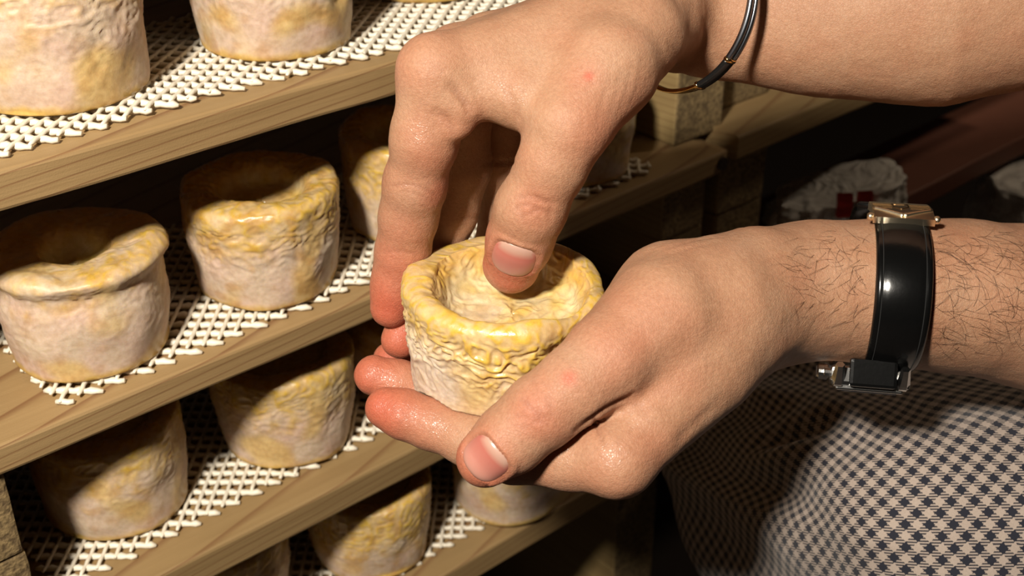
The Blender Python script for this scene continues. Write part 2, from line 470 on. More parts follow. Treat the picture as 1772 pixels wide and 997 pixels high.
net(0, -0.02, 0.49, YF + 0.0075, YF + 0.10, zz(SH[0][0]), 'white plastic net on the top shelf board, fringed along its edge', 1, ang=-8)
net(1, XM2, 0.447, YF + 0.0065, YF + 0.11, zz(SH[1][0]), 'white diamond net under the hollow-topped cheeses', 2)
net(2, XL0 + 0.048, 0.44, YF + 0.0155, YF + 0.11, zz(SH[2][0]), 'white diamond net on the third board under the shaded cheeses', 3)
net(3, XL0 + 0.06, 0.445, YF + 0.0125, YF + 0.10, zz(SH[3][0]), 'white diamond net on the lowest board below the hands', 4)

# ------------------------------------------------------------------ cheeses
def chaikin(P, n=2):
    P = np.asarray(P, float)
    for _ in range(n):
        Q = np.empty((2 * (len(P) - 1) + 2, 2)); Q[0] = P[0]; Q[-1] = P[-1]
        Q[1:-1:2] = 0.75 * P[:-1] + 0.25 * P[1:]; Q[2:-1:2] = 0.25 * P[:-1] + 0.75 * P[1:]
        P = Q
    return P
def cheese_mesh(seed, Rb, Rt, H, Rh=20.0, hd=7.0, lip=0.0, nth=230, ns=130, wr=0.7, yellow=0.62, amber=0.3, tilt_floor=None, dents=(), smoothside=0.0, bulge=1.0, rimsoft=0.35):
    """returns V (mm, base centre at 0, z up), F, colours, gloss"""
    r = np.random.default_rng(seed)
    p = [(0.01, 0), (Rb * .6, 0), (Rb - 2.5, 0), (Rb - .3, .4), (Rb + .3, 3.0), (Rb + .25 * (Rt - Rb) + bulge, H * .28), (Rb + .6 * (Rt - Rb) + bulge, H * .58),
         (Rt - .2 - lip * .5, H - 9.0), (Rt + lip * .2, H - 6.5), (Rt + lip, H - 3.6), (Rt - .6 + lip * .6, H - 1.0), (Rt - 3.6, H + .3), (Rt - 7.0, H - .1), (Rh + 2.0, H - 1.0),
         (Rh - .5, H - hd * .45), (Rh - 2.5, H - hd * .85), (Rh - 6, H - hd), (Rh * .4, H - hd * 1.02), (0.01, H - hd)]
    P = chaikin(p, 3)
    L = np.r_[0, np.cumsum(np.hypot(*np.diff(P, axis=0).T))]
    wgt = np.where(P[:-1, 1] < 0.05, 0.25, 1.0)                       # few rings under the base
    Lw = np.r_[0, np.cumsum(np.hypot(*np.diff(P, axis=0).T) * wgt)]
    s = np.linspace(0, Lw[-1], ns)
    rr = np.interp(s, Lw, P[:, 0]); zz_ = np.interp(s, Lw, P[:, 1])
    th = np.linspace(0, 2 * np.pi, nth, endpoint=False)
    R2, TH = np.meshgrid(rr, th, indexing='ij'); Z2 = np.repeat(zz_[:, None], nth, 1)
    s2 = np.repeat(s[:, None], nth, 1).ravel()
    V = np.stack([R2 * np.cos(TH), R2 * np.sin(TH), Z2], -1).reshape(-1, 3)
    dr = np.gradient(rr); dz = np.gradient(zz_); ln = np.hypot(dr, dz) + 1e-9
    N = np.stack([np.repeat((dz / ln)[:, None], nth, 1) * np.cos(TH), np.repeat((dz / ln)[:, None], nth, 1) * np.sin(TH), np.repeat((-dr / ln)[:, None], nth, 1)], -1).reshape(-1, 3)
    o = seed * 17.3
    hn = V[:, 2] / H
    rim = np.hypot(V[:, 0], V[:, 1])
    top = (N[:, 2] > 0.35) | (hn > 0.93)
    inner = sstep(Rh + 4, Rh - 2, rim) * (hn > 0.45) * (N[:, 2] > -0.5) * (s2 > Lw[-1] * .55)
    warp = np.stack([noise(V / 9 + o), noise(V / 9 + o + 31), noise(V / 9 + o + 57)], 1) * 3.2
    Q = (V + warp) / np.array([5.2, 5.2, 3.8])
    w1 = np.cos(7.5 * noise(Q * .8 + o) + 2 * noise(V / 5 + o))            # rounded, worm-like ridges
    w2 = np.cos(6.5 * noise((V + warp * .6) / np.array([4.0, 4.0, 2.9]) + o + 11))
    w = 0.55 * w1 + 0.35 * w2 + .25
    wm = sstep(0.15, 0.72, hn + 0.18 * noise(V / 14 + o)) * (1 - .75 * inner) + 0.18
    wm *= 1 - rimsoft * np.exp(-((rim - (Rt - 2.5)) / 6.5) ** 2) * sstep(.78, .92, hn)
    wm *= (1 - smoothside * (1 - sstep(.75, .95, hn)))
    base_flat = sstep(0.0, 1.2, V[:, 2])
    big = noise(V / 22 + o) * 1.5 + noise(V / 11 + o + 5) * .6
    low = noise(np.c_[np.cos(TH.ravel()), np.sin(TH.ravel()), hn * 0.3] * 1.1 + o)
    disp = (wr * .55 * wm * (w - .35) + big) * base_flat + low * 0.9 * base_flat
    V2 = V + N * disp[:, None]
    rimw = np.exp(-((rim - (Rt - 3.5)) / 5) ** 2) * (hn > .8)
    V2[:, 2] += rimw * (noise(np.c_[np.cos(TH.ravel()), np.sin(TH.ravel()), 0 * hn] * 1.6 + o + 3) * 1.3)
    for (ang, h0, depth, wd) in dents:
        dd = (np.angle(np.exp(1j * (TH.ravel() - ang))) * Rt) ** 2 + (V[:, 2] - h0) ** 2
        V2 -= N * (depth * np.exp(-dd / wd ** 2))[:, None]
    if tilt_floor is not None:
        ang, amt = tilt_floor
        k = (np.cos(ang) * V[:, 0] + np.sin(ang) * V[:, 1]) / Rh
        V2[:, 2] -= inner * k * amt
    # colours
    pale = np.array([0.58, 0.455, 0.335]); pink = np.array([0.545, 0.385, 0.30]); yel = np.array([0.60, 0.395, 0.07]); amb = np.array([0.42, 0.20, 0.04]); cream = np.array([0.62, 0.50, 0.28])
    n1 = noise(V / 13 + o + 2)[:, None]; n2 = noise(V / 6 + o + 8)[:, None]; n3 = noise(V / 18 + o + 77)[:, None]
    c = pale + (pink - pale) * np.clip(.45 + .9 * n1, 0, 1)
    ym = np.clip(sstep(yellow - .22, yellow + .28, hn[:, None] + .22 * n2 + .16 * n1), 0, 1)
    ridge = np.clip(w, 0, 1)[:, None]
    ym = ym * (0.50 + 0.5 * ridge)
    ym = np.maximum(ym, .55 * sstep(.05, .5, n3) )
    ym = np.maximum(ym, .8 * sstep(.10, .02, hn[:, None] + .03 * n2))
    c = c + (yel - c) * ym
    am = np.clip(amber * sstep(.0, .6, n2 + .5 * n3) + .5 * amber * sstep(.08, .02, hn[:, None]), 0, 1)
    c = c + (amb - c) * am
    inn = inner[:, None]
    ci = cream + (yel - cream) * np.clip(.2 + .9 * n2, 0, 1)
    ci = ci + (amb * 1.1 - ci) * (sstep(.5, -.4, n1) * amber)
    c = c + (ci - c) * inn
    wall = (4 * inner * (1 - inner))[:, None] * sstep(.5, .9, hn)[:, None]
    c = c + (np.array([0.52, 0.27, 0.05]) - c) * wall * .45  # orange paste, with the shaded glow inside the hollow painted in too
    gl = np.clip(ym[:, 0] * .9 + inner * .7, 0, 1)
    Fc = grid_faces(ns, nth)
    return V2, Fc, c, gl
def shelf_cheese(px, py, shelf, label, seed, rotz=0.0, scale=1.0, **kw):
    zt = SH[shelf][0] + 3.0
    c = on_plane_z(px, py, zt) / 1000
    V, Fc, col, gl = cheese_mesh(seed, **kw)
    V = V * scale
    V[:, 2] -= V[:, 2].min()
    cr, sr = math.cos(rotz), math.sin(rotz)
    V = np.c_[V[:, 0] * cr - V[:, 1] * sr, V[:, 0] * sr + V[:, 1] * cr, V[:, 2]]
    org = np.array([c[0], c[1], zz(zt)])
    o = mesh_obj('cheese', V / 1000 + org, Fc, M_cheese, attrs={'rind': col, 'gloss': gl}, origin=org)
    print('cheese', label[:40], np.round(org * 1000))
    return tag(o, label, 'cheese', 'soft rind cheeses on the shelves')
shelf_cheese(105, 150, 0, 'large pale cheese at the top left corner of the rack', 1, Rb=31, Rt=33, H=52, yellow=.80, amber=.25, wr=.8)
shelf_cheese(478, 66, 0, 'dented pale cheese on the top board beside the leftmost one', 2, Rb=30, Rt=33, H=50, yellow=.72, amber=.35, wr=.7, dents=((-1.2, 22, 2.5, 5), (-1.0, 30, 1.6, 4)))
shelf_cheese(735, -26, 0, 'cheese cut by the top edge of the picture, above the upper hand', 3, Rb=30, Rt=32, H=48, nth=160, ns=90, yellow=.8)
shelf_cheese(160, 590, 1, 'cheese with drooping yellow lip and dark hollow, at the left edge', 4, Rb=30.5, Rt=32, H=44, Rh=12, hd=10, lip=2.2, yellow=.88, amber=.25, wr=.45, smoothside=.2)
shelf_cheese(467, 480, 1, 'yellow-topped hollow cheese second from the left on its board', 5, Rb=28.5, Rt=32.5, H=45, Rh=18, hd=9, lip=.3, yellow=.66, amber=.45, wr=.8)
shelf_cheese(716, 376, 1, 'yellow cheese half hidden behind the pointing index finger', 6, Rb=29, Rt=32, H=46, nth=180, ns=110, yellow=.45, amber=.3)
shelf_cheese(985, 285, 1, 'shaded cheese behind the pressing thumb', 7, Rb=29, Rt=32, H=44, nth=160, ns=90, yellow=.6)
shelf_cheese(203, 862, 2, 'half-shaded cheese third board, leftmost', 8, Rb=29.5, Rt=32, H=47, yellow=.62, amber=.3, wr=.55, smoothside=.3)
shelf_cheese(500, 746, 2, 'half-shaded cheese third board, below the yellow hollow cheese', 9, Rb=29, Rt=33, H=47, yellow=.62, amber=.2, wr=.7)
shelf_cheese(716, 655, 2, 'cheese mostly hidden behind the fingertips of the holding hand', 10, Rb=29, Rt=32, H=46, nth=160, ns=90)
shelf_cheese(395, 1035, 3, 'cheese on the lowest board cut by the bottom edge, leftmost', 11, Rb=29, Rt=31.5, H=46, nth=160, ns=90)
shelf_cheese(645, 942, 3, 'yellow mottled cheese on the lowest board, bottom centre', 12, Rb=29, Rt=32.5, H=46, yellow=.42, amber=.4, wr=.6)
shelf_cheese(880, 855, 3, 'blurred cheese on the lowest board right below the thumb', 13, Rb=28, Rt=31, H=46, nth=160, ns=90, yellow=.6, amber=.25, smoothside=.4)

# the cheese held in the hand
HC_TOP = C3(873, 482, 415); HC_AX = np.array([0.03, 0.866, 0.5]); HC_AX /= np.linalg.norm(HC_AX); HC_H = 41.0
HC_BASE = HC_TOP - HC_AX * HC_H
fx = np.array([1.0, 0, 0]); fx -= HC_AX * (fx @ HC_AX); fx /= np.linalg.norm(fx); fy = np.cross(HC_AX, fx)   # fy points away from the camera
V, Fc, col, gl = cheese_mesh(21, Rb=29.5, Rt=33, H=HC_H, Rh=24, hd=11.5, lip=.6, nth=480, ns=250, wr=1.4, yellow=.46, amber=.25, tilt_floor=(-1.4, 3.2), bulge=.5, rimsoft=0.95)
rim_ = np.hypot(V[:, 0], V[:, 1]); wsh = sstep(33, 22, rim_) * (V[:, 2] > HC_H * .5)
V[:, 0] += 2.5 * wsh; V[:, 1] -= 3.0 * wsh                                   # hollow sits off centre, towards the thumb of the holding hand
thn = np.arctan2(V[:, 1], V[:, 0])
# the left flank is paler and less glossy below the rim
left_pale = sstep(-.45, -.92, np.cos(thn - math.radians(195)) * -1) * sstep(HC_H * .92, HC_H * .55, V[:, 2])
col = col + (np.array([0.56, 0.45, 0.36]) - col) * (left_pale * .75)[:, None]; gl = gl * (1 - .8 * left_pale)
Vc = HC_BASE + V[:, :1] * fx + V[:, 1:2] * fy + V[:, 2:] * HC_AX
HELD = (Vc, Fc, col, gl)

# ------------------------------------------------------------------ hands: smooth-blended distance field -> one skin mesh
def smin(a, b, k):
    h = np.maximum(k - np.abs(a - b), 0) / k
    return np.minimum(a, b) - h * h * k * 0.25
class Cap:                                    # tapered capsule, optionally flattened along n
    def __init__(s, a, ra, b, rb, n=None, fl=1.0):
        s.a = np.asarray(a, float); s.b = np.asarray(b, float); s.ra = ra; s.rb = rb
        s.n = None if n is None else np.asarray(n, float) / np.linalg.norm(n); s.fl = fl
    def __call__(s, P):
        ab = s.b - s.a; l2 = ab @ ab + 1e-9
        t = np.clip(((P - s.a) @ ab) / l2, 0, 1)
        q = P - s.a - t[:, None] * ab
        if s.n is not None:
            c = q @ s.n; q = q + np.outer(c * (1 / s.fl - 1), s.n)
        return (np.sqrt((q * q).sum(1)) - (s.ra + (s.rb - s.ra) * t)) * min(1.0, s.fl)
def chain(pts, k=3.0, n=None, fl=1.0):        # pts: (px,py,D,r)
    J = [C3(*p[:3]) for p in pts]; R_ = [p[3] for p in pts]
    caps = [Cap(J[i], R_[i], J[i + 1], R_[i + 1], n, fl) for i in range(len(J) - 1)]
    lo = np.min([j - r * max(1, fl) for j, r in zip(J, R_)], 0) - 4; hi = np.max([j + r * max(1, fl) for j, r in zip(J, R_)], 0) + 4
    def f(P):                                 # far from the chain the box distance is good enough
        q = np.maximum(np.maximum(lo - P, P - hi), 0)
        out = np.sqrt((q * q).sum(1)) + 4
        m = out < 14
        if m.any():
            Q = P[m]; d = caps[0](Q)
            for c in caps[1:]: d = smin(d, c(Q), k)
            out[m] = d
        return out
    f.lo = lo; f.hi = hi
    return f
class Hand:
    def __init__(s, palm, fingers, kp=9.0, kf=5.0, kff=0.9):
        s.palm, s.fingers, s.kp, s.kf, s.kff = palm, fingers, kp, kf, kff
        fs = [*palm, *fingers]
        s.lo = np.min([f.lo for f in fs], 0); s.hi = np.max([f.hi for f in fs], 0)
    def __call__(s, P):
        d = None
        for f in s.palm:
            v = f(P); d = v if d is None else smin(d, v, s.kp)
        g = None
        for f in s.fingers:
            v = f(P); g = v if g is None else smin(g, v, s.kff)
        return smin(d, g, s.kf)
    def normal(s, P, e=0.3):
        G = np.stack([s(P + e * np.eye(3)[i]) - s(P - e * np.eye(3)[i]) for i in range(3)], 1)
        return G / (np.linalg.norm(G, axis=1)[:, None] + 1e-9)
    def hit(s, px, py):                       # first skin point seen at a photo pixel
        px = np.atleast_1d(np.asarray(px, float)); py = np.atleast_1d(np.asarray(py, float))
        d = np.stack([(px - CX) / F, (CY - py) / F, -np.ones_like(px)], 1); d /= np.linalg.norm(d, axis=1)[:, None]
        t = np.full(len(px), 250.0)
        for _ in range(90): t += np.clip(s(d * t[:, None]), -5, 40) * 0.8
        return d * t[:, None]

def surface_nets(fn, lo, hi, h, B=8):
    n = np.ceil((hi - lo) / h / B).astype(int) * B
    G = np.full(n + 1, 1e3, np.float32)
    nb = n // B
    bi = np.stack(np.meshgrid(*[np.arange(k) for k in nb], indexing='ij'), -1).reshape(-1, 3)
    bc = lo + (bi + 0.5) * B * h
    dc = fn(bc)
    act = np.abs(dc) < B * h * 0.95 + 2.0
    lx = np.stack(np.meshgrid(*[np.arange(B + 1)] * 3, indexing='ij'), -1).reshape(-1, 3)
    # inside blocks far from the surface
    for b in bi[(~act) & (dc < 0)]:
        G[b[0] * B:b[0] * B + B + 1, b[1] * B:b[1] * B + B + 1, b[2] * B:b[2] * B + B + 1] = -1e3
    ab = bi[act]
    for c0 in range(0, len(ab), 300):
        bb = ab[c0:c0 + 300]
        idx = (bb[:, None, :] * B + lx[None]).reshape(-1, 3)
        v = fn(lo + idx * h)
        G[idx[:, 0], idx[:, 1], idx[:, 2]] = v
    S = G < 0
    c = S[:-1, :-1, :-1].astype(np.int8)
    cnt = np.zeros_like(c)
    for dx in (0, 1):
        for dy in (0, 1):
            for dz in (0, 1):
                cnt += S[dx:dx + n[0], dy:dy + n[1], dz:dz + n[2]]
    cells = np.argwhere((cnt > 0) & (cnt < 8))
    vid = np.full(n, -1, np.int64); vid[tuple(cells.T)] = np.arange(len(cells))
    acc = np.zeros((len(cells), 3)); k = np.zeros(len(cells))
    cor = [(a, b, c_) for a in (0, 1) for b in (0, 1) for c_ in (0, 1)]
    for p in cor:
        for ax in range(3):
            if p[ax]: continue
            q = list(p); q[ax] = 1
            a = G[tuple((cells + p).T)]; b = G[tuple((cells + q).T)]
            m = (a < 0) != (b < 0)
            t = np.clip(a[m] / (a[m] - b[m]), 0, 1)
            pos = np.array(p, float)[None].repeat(m.sum(), 0); pos[:, ax] += t
            acc[m] += pos; k[m] += 1
    V = lo + (cells + acc / k[:, None]) * h
    Fs = []
    for ax in range(3):
        o1, o2 = [(1, 2), (2, 0), (0, 1)][ax]
        sl0 = [slice(None)] * 3; sl1 = [slice(None)] * 3
        sl0[ax] = slice(0, -1); sl1[ax] = slice(1, None)
        E = np.argwhere(S[tuple(sl0)] != S[tuple(sl1)])
        E = E[(E[:, o1] > 0) & (E[:, o2] > 0) & (E[:, o1] < n[o1]) & (E[:, o2] < n[o2])]
        d1 = np.zeros(3, int); d1[o1] = 1; d2 = np.zeros(3, int); d2[o2] = 1
        q = np.stack([vid[tuple((E - d1 - d2).T)], vid[tuple((E - d2).T)], vid[tuple(E.T)], vid[tuple((E - d1).T)]], 1)
        flip = ~S[tuple(E.T)]
        q[flip] = q[flip][:, ::-1]
        Fs.append(q)
    Fs = np.concatenate(Fs); Fs = Fs[(Fs >= 0).all(1)]
    for _ in range(2):
        d = fn(V); N = np.stack([fn(V + 0.3 * np.eye(3)[i]) - fn(V - 0.3 * np.eye(3)[i]) for i in range(3)], 1)
        N /= np.linalg.norm(N, axis=1)[:, None] + 1e-9
        V = V - N * np.clip(d, -h, h)[:, None]
    return V, Fs, N

# --- right hand (above): index hanging beside the cheese, thumb pressing its top
R_index = chain([(752, 124, 398, 11.6), (735, 240, 406, 10.2), (718, 320, 416, 9.6), (707, 375, 424, 9.1), (697, 436, 431, 8.5), (686, 490, 436, 7.9), (676, 532, 438, 7.0)], 5)
R_middle = chain([(792, 105, 418, 11.2), (800, 200, 430, 9.6), (802, 288, 440, 9.4), (784, 370, 446, 8.3), (756, 445, 449, 7.8), (722, 520, 447, 7.4), (692, 588, 444, 6.6)], 3)
R_ring = chain([(845, 82, 436, 11), (862, 200, 446, 9.4), (872, 282, 452, 9.0), (868, 360, 462, 8.2), (858, 430, 468, 7.6), (842, 500, 470, 6.4)], 3)
R_little = chain([(905, 65, 452, 10), (938, 170, 458, 8.5), (945, 255, 464, 8), (940, 330, 472, 7.4), (930, 400, 476, 6)], 3)
R_thumb = chain([(1052, 118, 398, 14.5), (985, 218, 392, 12.0), (958, 280, 395, 10.6), (918, 362, 403, 10.9), (900, 415, 411, 10.3), (885, 458, 419, 9.5)], 4)
R_pad = chain([(893, 440, 417, 9.0), (884, 462, 420, 8.6)], 2)
def cp(*p): return chain(p, 4)
R_palm = [cp((1130, 35, 424, 15), (752, 124, 399, 11.2)), cp((1135, 20, 430, 16), (792, 105, 418, 11.2)),
          cp((1140, 10, 438, 16), (845, 82, 436, 11)), cp((1150, 0, 448, 15), (905, 65, 452, 10)),
          cp((1100, 60, 410, 16), (1050, 122, 399, 15), (985, 214, 393, 11.5)),
          cp((1000, 60, 412, 14), (860, 130, 404, 11), (800, 148, 400, 9)),
          cp((1010, 120, 402, 12), (905, 165, 398, 9.5)), cp((905, 172, 399, 7.0), (838, 150, 402, 7.0)),
          cp((792, 190, 397, 5.5), (789, 214, 398, 5.0)),
          chain([(1170, 22, 449, 21), (1270, 14, 452, 23), (1420, -5, 450, 33), (1600, -35, 446, 42), (1800, -90, 440, 45), (2150, -200, 420, 46)], 12, n=(0.1, 0.3, 1), fl=0.86)]
HR = Hand(R_palm, [R_index, R_middle, R_ring, R_little, R_thumb], kp=8.0, kf=4.0, kff=0.8)

# --- left hand (below): cradles the cheese, thumb in front
L_index = chain([(1068, 794, 386, 11.6), (985, 790, 394, 10.2), (890, 784, 402, 9.4), (815, 762, 410, 8.4), (745, 734, 415, 8.0), (700, 717, 416, 7.8), (668, 706, 417, 6.9)], 3)
L_middle = chain([(1085, 748, 408, 11.5), (980, 755, 424, 9.8), (872, 742, 431, 9.4), (800, 716, 433, 8.4), (735, 690, 432, 8.0), (690, 664, 431, 7.6), (648, 650, 430, 6.9)], 3)
L_ring = chain([(1108, 698, 428, 11), (1000, 715, 446, 9.5), (880, 705, 455, 9), (800, 690, 460, 8), (740, 668, 463, 7.6), (676, 622, 463, 6.4)], 3)
L_little = chain([(1135, 650, 447, 10), (1030, 670, 462, 8.5), (930, 665, 472, 8), (850, 650, 478, 7), (790, 630, 480, 6)], 3)
L_thumb = chain([(1150, 545, 396, 17), (1052, 622, 386, 13.2), (995, 668, 382, 11.4), (936, 713, 381, 10.9), (885, 758, 382, 10.2), (840, 793, 384, 8.9)], 4)
L_palm = [cp((1320, 562, 414, 12.5), (1068, 794, 386, 11.2)), cp((1330, 560, 428, 14), (1085, 748, 408, 11)),
          cp((1340, 555, 440, 14), (1108, 698, 428, 11)), cp((1350, 545, 450, 13), (1135, 650, 447, 10)),
          cp((1300, 490, 420, 18), (1165, 528, 410, 20), (1068, 604, 396, 14)), cp((1360, 505, 425, 18), (1250, 530, 406, 17), (1150, 552, 396, 16)),
          cp((1215, 630, 402, 15), (1120, 712, 392, 11)), cp((1260, 560, 408, 16), (1160, 640, 398, 14)),
          chain([(1290, 503, 436, 20.0), (1410, 502, 438, 21.3), (1540, 506, 441, 22.8), (1660, 513, 446, 24.4), (1800, 532, 452, 27), (2150, 570, 470, 34)], 12, n=(0.25, 0, 1), fl=1.28)]
HL = Hand(L_palm, [L_index, L_middle, L_ring, L_little, L_thumb], kp=8.0, kf=4.0, kff=0.8)

def densify(pts, n=24):
    pts = np.asarray(pts, float); t = np.linspace(0, 1, len(pts)); s = np.linspace(0, 1, n)
    if len(pts) > 2:                                    # smooth polyline
        q = chaikin(pts, 2); t = np.linspace(0, 1, len(q)); pts = q
    return np.c_[np.interp(s, t, pts[:, 0]), np.interp(s, t, pts[:, 1])]
def seg_dist(P, L):
    best = np.full(len(P), 1e9)
    for a, b in zip(L[:-1], L[1:]):
        ab = b - a; t = np.clip(((P - a) @ ab) / (ab @ ab + 1e-9), 0, 1)
        best = np.minimum(best, ((P - a - t[:, None] * ab) ** 2).sum(1))
    return np.sqrt(best)
class Nail:
    def __init__(s, hand, px, py, dpx, w, l):
        s.hand = hand
        s.c = hand.hit(px, py)[0]; s.n = hand.normal(s.c[None])[0]
        q = hand.hit(px + dpx[0], py + dpx[1])[0] - s.c
        s.t = q - s.n * (q @ s.n); s.t /= np.linalg.norm(s.t); s.s = np.cross(s.n, s.t)
        s.w, s.l = w / 2, l / 2
    def uv(s, P):
        q = P - s.c; return (q @ s.s) / s.w, (q @ s.t) / s.l, q @ s.n
    def build(s, parent):
        nu, nv = 27, 29
        u = np.linspace(-1, 1, nu); v = np.linspace(-1, 1, nv)
        U, Vv = np.meshgrid(u, v, indexing='ij')
        # rounded-rectangle outline: rounder towards the cuticle
        e = np.where(Vv < 0, 2.6, 3.2)
        k = np.maximum(np.abs(U), np.abs(Vv)) / (np.maximum((np.abs(U) ** e + np.abs(Vv) ** e) ** (1 / e), 1e-6)); k[nu // 2, nv // 2] = 1
        U2, V2 = U * k, Vv * k
        P = s.c + (U2 * s.w)[..., None] * s.s + (V2 * s.l)[..., None] * s.t + 9 * s.n
        P = P.reshape(-1, 3); t = np.zeros(len(P))
        for _ in range(50): t += np.clip(s.hand(P - t[:, None] * s.n), -2, 10) * 0.85
        S = P - t[:, None] * s.n
        rr = np.maximum(np.abs(U), np.abs(Vv)).ravel()
        # a nail is flatter along the finger than the pad: lift its free end a little
        S = S + s.n * (0.30 - 0.75 * rr ** 8 + 0.35 * np.clip(V2.ravel(), 0, 1) ** 2)[:, None]
        tone = (V2.ravel() + 1) / 2
        tone = tone * .94 + .06 * (np.abs(U.ravel()) > .9)
        Bk = S - s.n * 0.6
        Vx = np.r_[S, Bk]; Fc = grid_faces(nu, nv, False); m = nu * nv
        ed = [i * nv for i in range(nu)] + [(nu - 1) * nv + j for j in range(1, nv)] + [i * nv + nv - 1 for i in range(nu - 2, -1, -1)] + [j for j in range(nv - 2, 0, -1)]
        side = [[ed[i], ed[i - 1], ed[i - 1] + m, ed[i] + m] for i in range(len(ed))]
        o = mesh_obj('fingernail', to_room(Vx), Fc[:, ::-1].tolist() + (Fc + m).tolist() + side, M_nail, parent=parent, attrs={'tone': np.r_[tone, tone]})
        return o
nails = [Nail(HR, 886, 455, (-8, 25), 14.6, 13.4), Nail(HL, 838, 797, (-20, 16), 14.2, 12.6)]

VOX = 0.85
bodyV, bodyF, bodyA = [], [], {'red': [], 'wet': [], 'crease': []}
def skin_arm(hand, creases, reds, wets, nl):
    V, Fc, N = surface_nets(hand, hand.lo, hand.hi, VOX)
    cr = np.zeros(len(V)); disp = np.zeros(len(V))
    for (pts, depth, width, tone) in creases:
        q = densify(pts); H_ = hand.hit(q[:, 0], q[:, 1])
        near = (np.abs(V - H_.mean(0)).max(1) < np.abs(H_ - H_.mean(0)).max() + 6)
        d = np.full(len(V), 99.0); d[near] = seg_dist(V[near], H_)
        # taper to the ends
        tl = np.minimum(np.linalg.norm(V - H_[0], axis=1), np.linalg.norm(V - H_[-1], axis=1)) / (np.linalg.norm(H_[0] - H_[-1]) * .25 + 1e-6)
        g = np.exp(-(d / width) ** 2) * np.clip(.25 + tl, 0, 1)
        disp -= depth * g; disp += 0.12 * depth * np.exp(-((d - 2.2 * width) / (1.3 * width)) ** 2)
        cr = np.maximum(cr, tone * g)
    red = np.zeros(len(V)); wet = np.zeros(len(V))
    for (px, py, D, r, k) in reds:
        p = C3(px, py, D) if D else hand.hit(px, py)[0]
        red = np.maximum(red, k * np.exp(-(((V - p) ** 2).sum(1)) / r ** 2))
    for (px, py, D, r, k) in wets:
        p = C3(px, py, D) if D else hand.hit(px, py)[0]
        wet = np.maximum(wet, k * np.exp(-(((V - p) ** 2).sum(1)) / r ** 2))
    for nail in nl:
        u, v, w = nail.uv(V)
        rr = (np.abs(u) ** 3 + np.abs(v) ** 3) ** (1 / 3)
        m = (np.abs(w) < 7)
        disp += m * (0.55 * np.exp(-((rr - 1.16) / .11) ** 2) * (v < 0.95) - 0.5 * sstep(1.02, .92, rr))
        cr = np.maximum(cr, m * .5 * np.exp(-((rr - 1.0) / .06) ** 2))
    disp += noise(V / 7) * 0.16 + noise(V / 3.2 + 40) * 0.05
    V = V + N * disp[:, None]
    off = sum(len(x) for x in bodyV)
    bodyV.append(V); bodyF.append(Fc + off)
    red = np.clip(red + .12 * noise(V / 12 + 9), 0, 1)
    for k_, a in (('red', red), ('wet', wet), ('crease', cr)): bodyA[k_].append(a)

R_cre = [([(672, 322), (705, 318), (735, 326), (757, 340)], .18, .7, .5), ([(700, 330), (730, 337), (752, 352)], .15, .6, .25),
         ([(656, 437), (690, 433), (728, 441)], .15, .7, .35),
         ([(782, 150), (800, 170), (812, 190)], .9, 1.2, .6), ([(758, 195), (776, 208), (782, 228)], .5, 1.2, .4),
         ([(870, 140), (890, 180), (900, 215)], .45, 1.6, .2),
         ([(893, 343), (920, 338), (945, 350), (962, 352)], .32, .8, .45), ([(888, 362), (915, 352), (940, 368)], .25, .8, .35), ([(905, 375), (930, 362), (958, 372)], .25, .7, .35), ([(890, 352), (905, 372), (915, 392)], .15, .7, .2), ([(945, 340), (955, 362), (950, 385)], .18, .8, .2),
         ([(1055, 120), (1048, 165), (1035, 205)], .14, 1.4, .12), ([(1075, 125), (1066, 170), (1052, 205)], .14, 1.2, .15), ([(1095, 110), (1085, 160), (1068, 196)], .14, 1.2, .15), ([(1112, 100), (1104, 150), (1090, 180)], .14, 1.2, .15),
         ([(1150, 60), (1175, 95), (1180, 140)], .5, 1.8, .3), ([(1215, 20), (1222, 70), (1190, 130)], .5, 1.8, .25),
         ([(838, 284), (862, 281), (890, 281)], .5, .8, .6), ([(790, 372), (815, 376), (836, 376)], .25, .7, .3)]
R_red = [(670, 540, 0, 18, .85), (685, 480, 0, 14, .6), (700, 410, 0, 13, .32), (740, 300, 0, 14, .28), (760, 330, 0, 9, .4), (722, 240, 0, 14, .15), (885, 470, 410, 14, .75), (840, 440, 415, 12, .8), (692, 590, 440, 15, .9),
         (1019, 132, 0, 1.8, .9), (1019, 132, 0, 6, .25), (1050, 215, 0, 12, .30), (700, 100, 0, 12, .2), (930, 350, 0, 10, .25), (790, 220, 398, 9, .3)]
R_wet = [(705, 330, 0, 19, .9), (690, 430, 0, 17, .9), (722, 240, 0, 13, .8), (675, 530, 0, 12, .5), (885, 465, 408, 14, 1.0), (842, 440, 415, 12, 1.0), (880, 205, 0, 8, .8)]
skin_arm(HR, R_cre, R_red, R_wet, [nails[0]])
L_cre = [([(1000, 742), (1025, 724), (1055, 703), (1090, 686)], 1.3, 1.3, .8), ([(1028, 722), (1035, 745), (1045, 770)], .5, .8, .35), ([(1085, 690), (1105, 700), (1115, 715)], .4, 1.2, .2),
         ([(905, 690), (925, 712), (940, 738)], .32, .8, .45), ([(922, 700), (942, 720), (952, 742)], .25, .8, .35), ([(885, 720), (912, 722), (945, 735)], .2, .7, .25), ([(900, 745), (930, 728), (960, 715)], .16, .7, .2), ([(948, 690), (955, 715), (950, 735)], .15, .7, .2),
         ([(1215, 400), (1250, 396), (1300, 392)], .5, 1.0, .2), ([(1150, 430), (1190, 418), (1240, 410)], .25, 1.0, .1), ([(1130, 450), (1180, 432), (1235, 420)], .2, 1.0, .08),
         ([(1165, 770), (1200, 735), (1240, 700)], .35, 2.0, .1)]
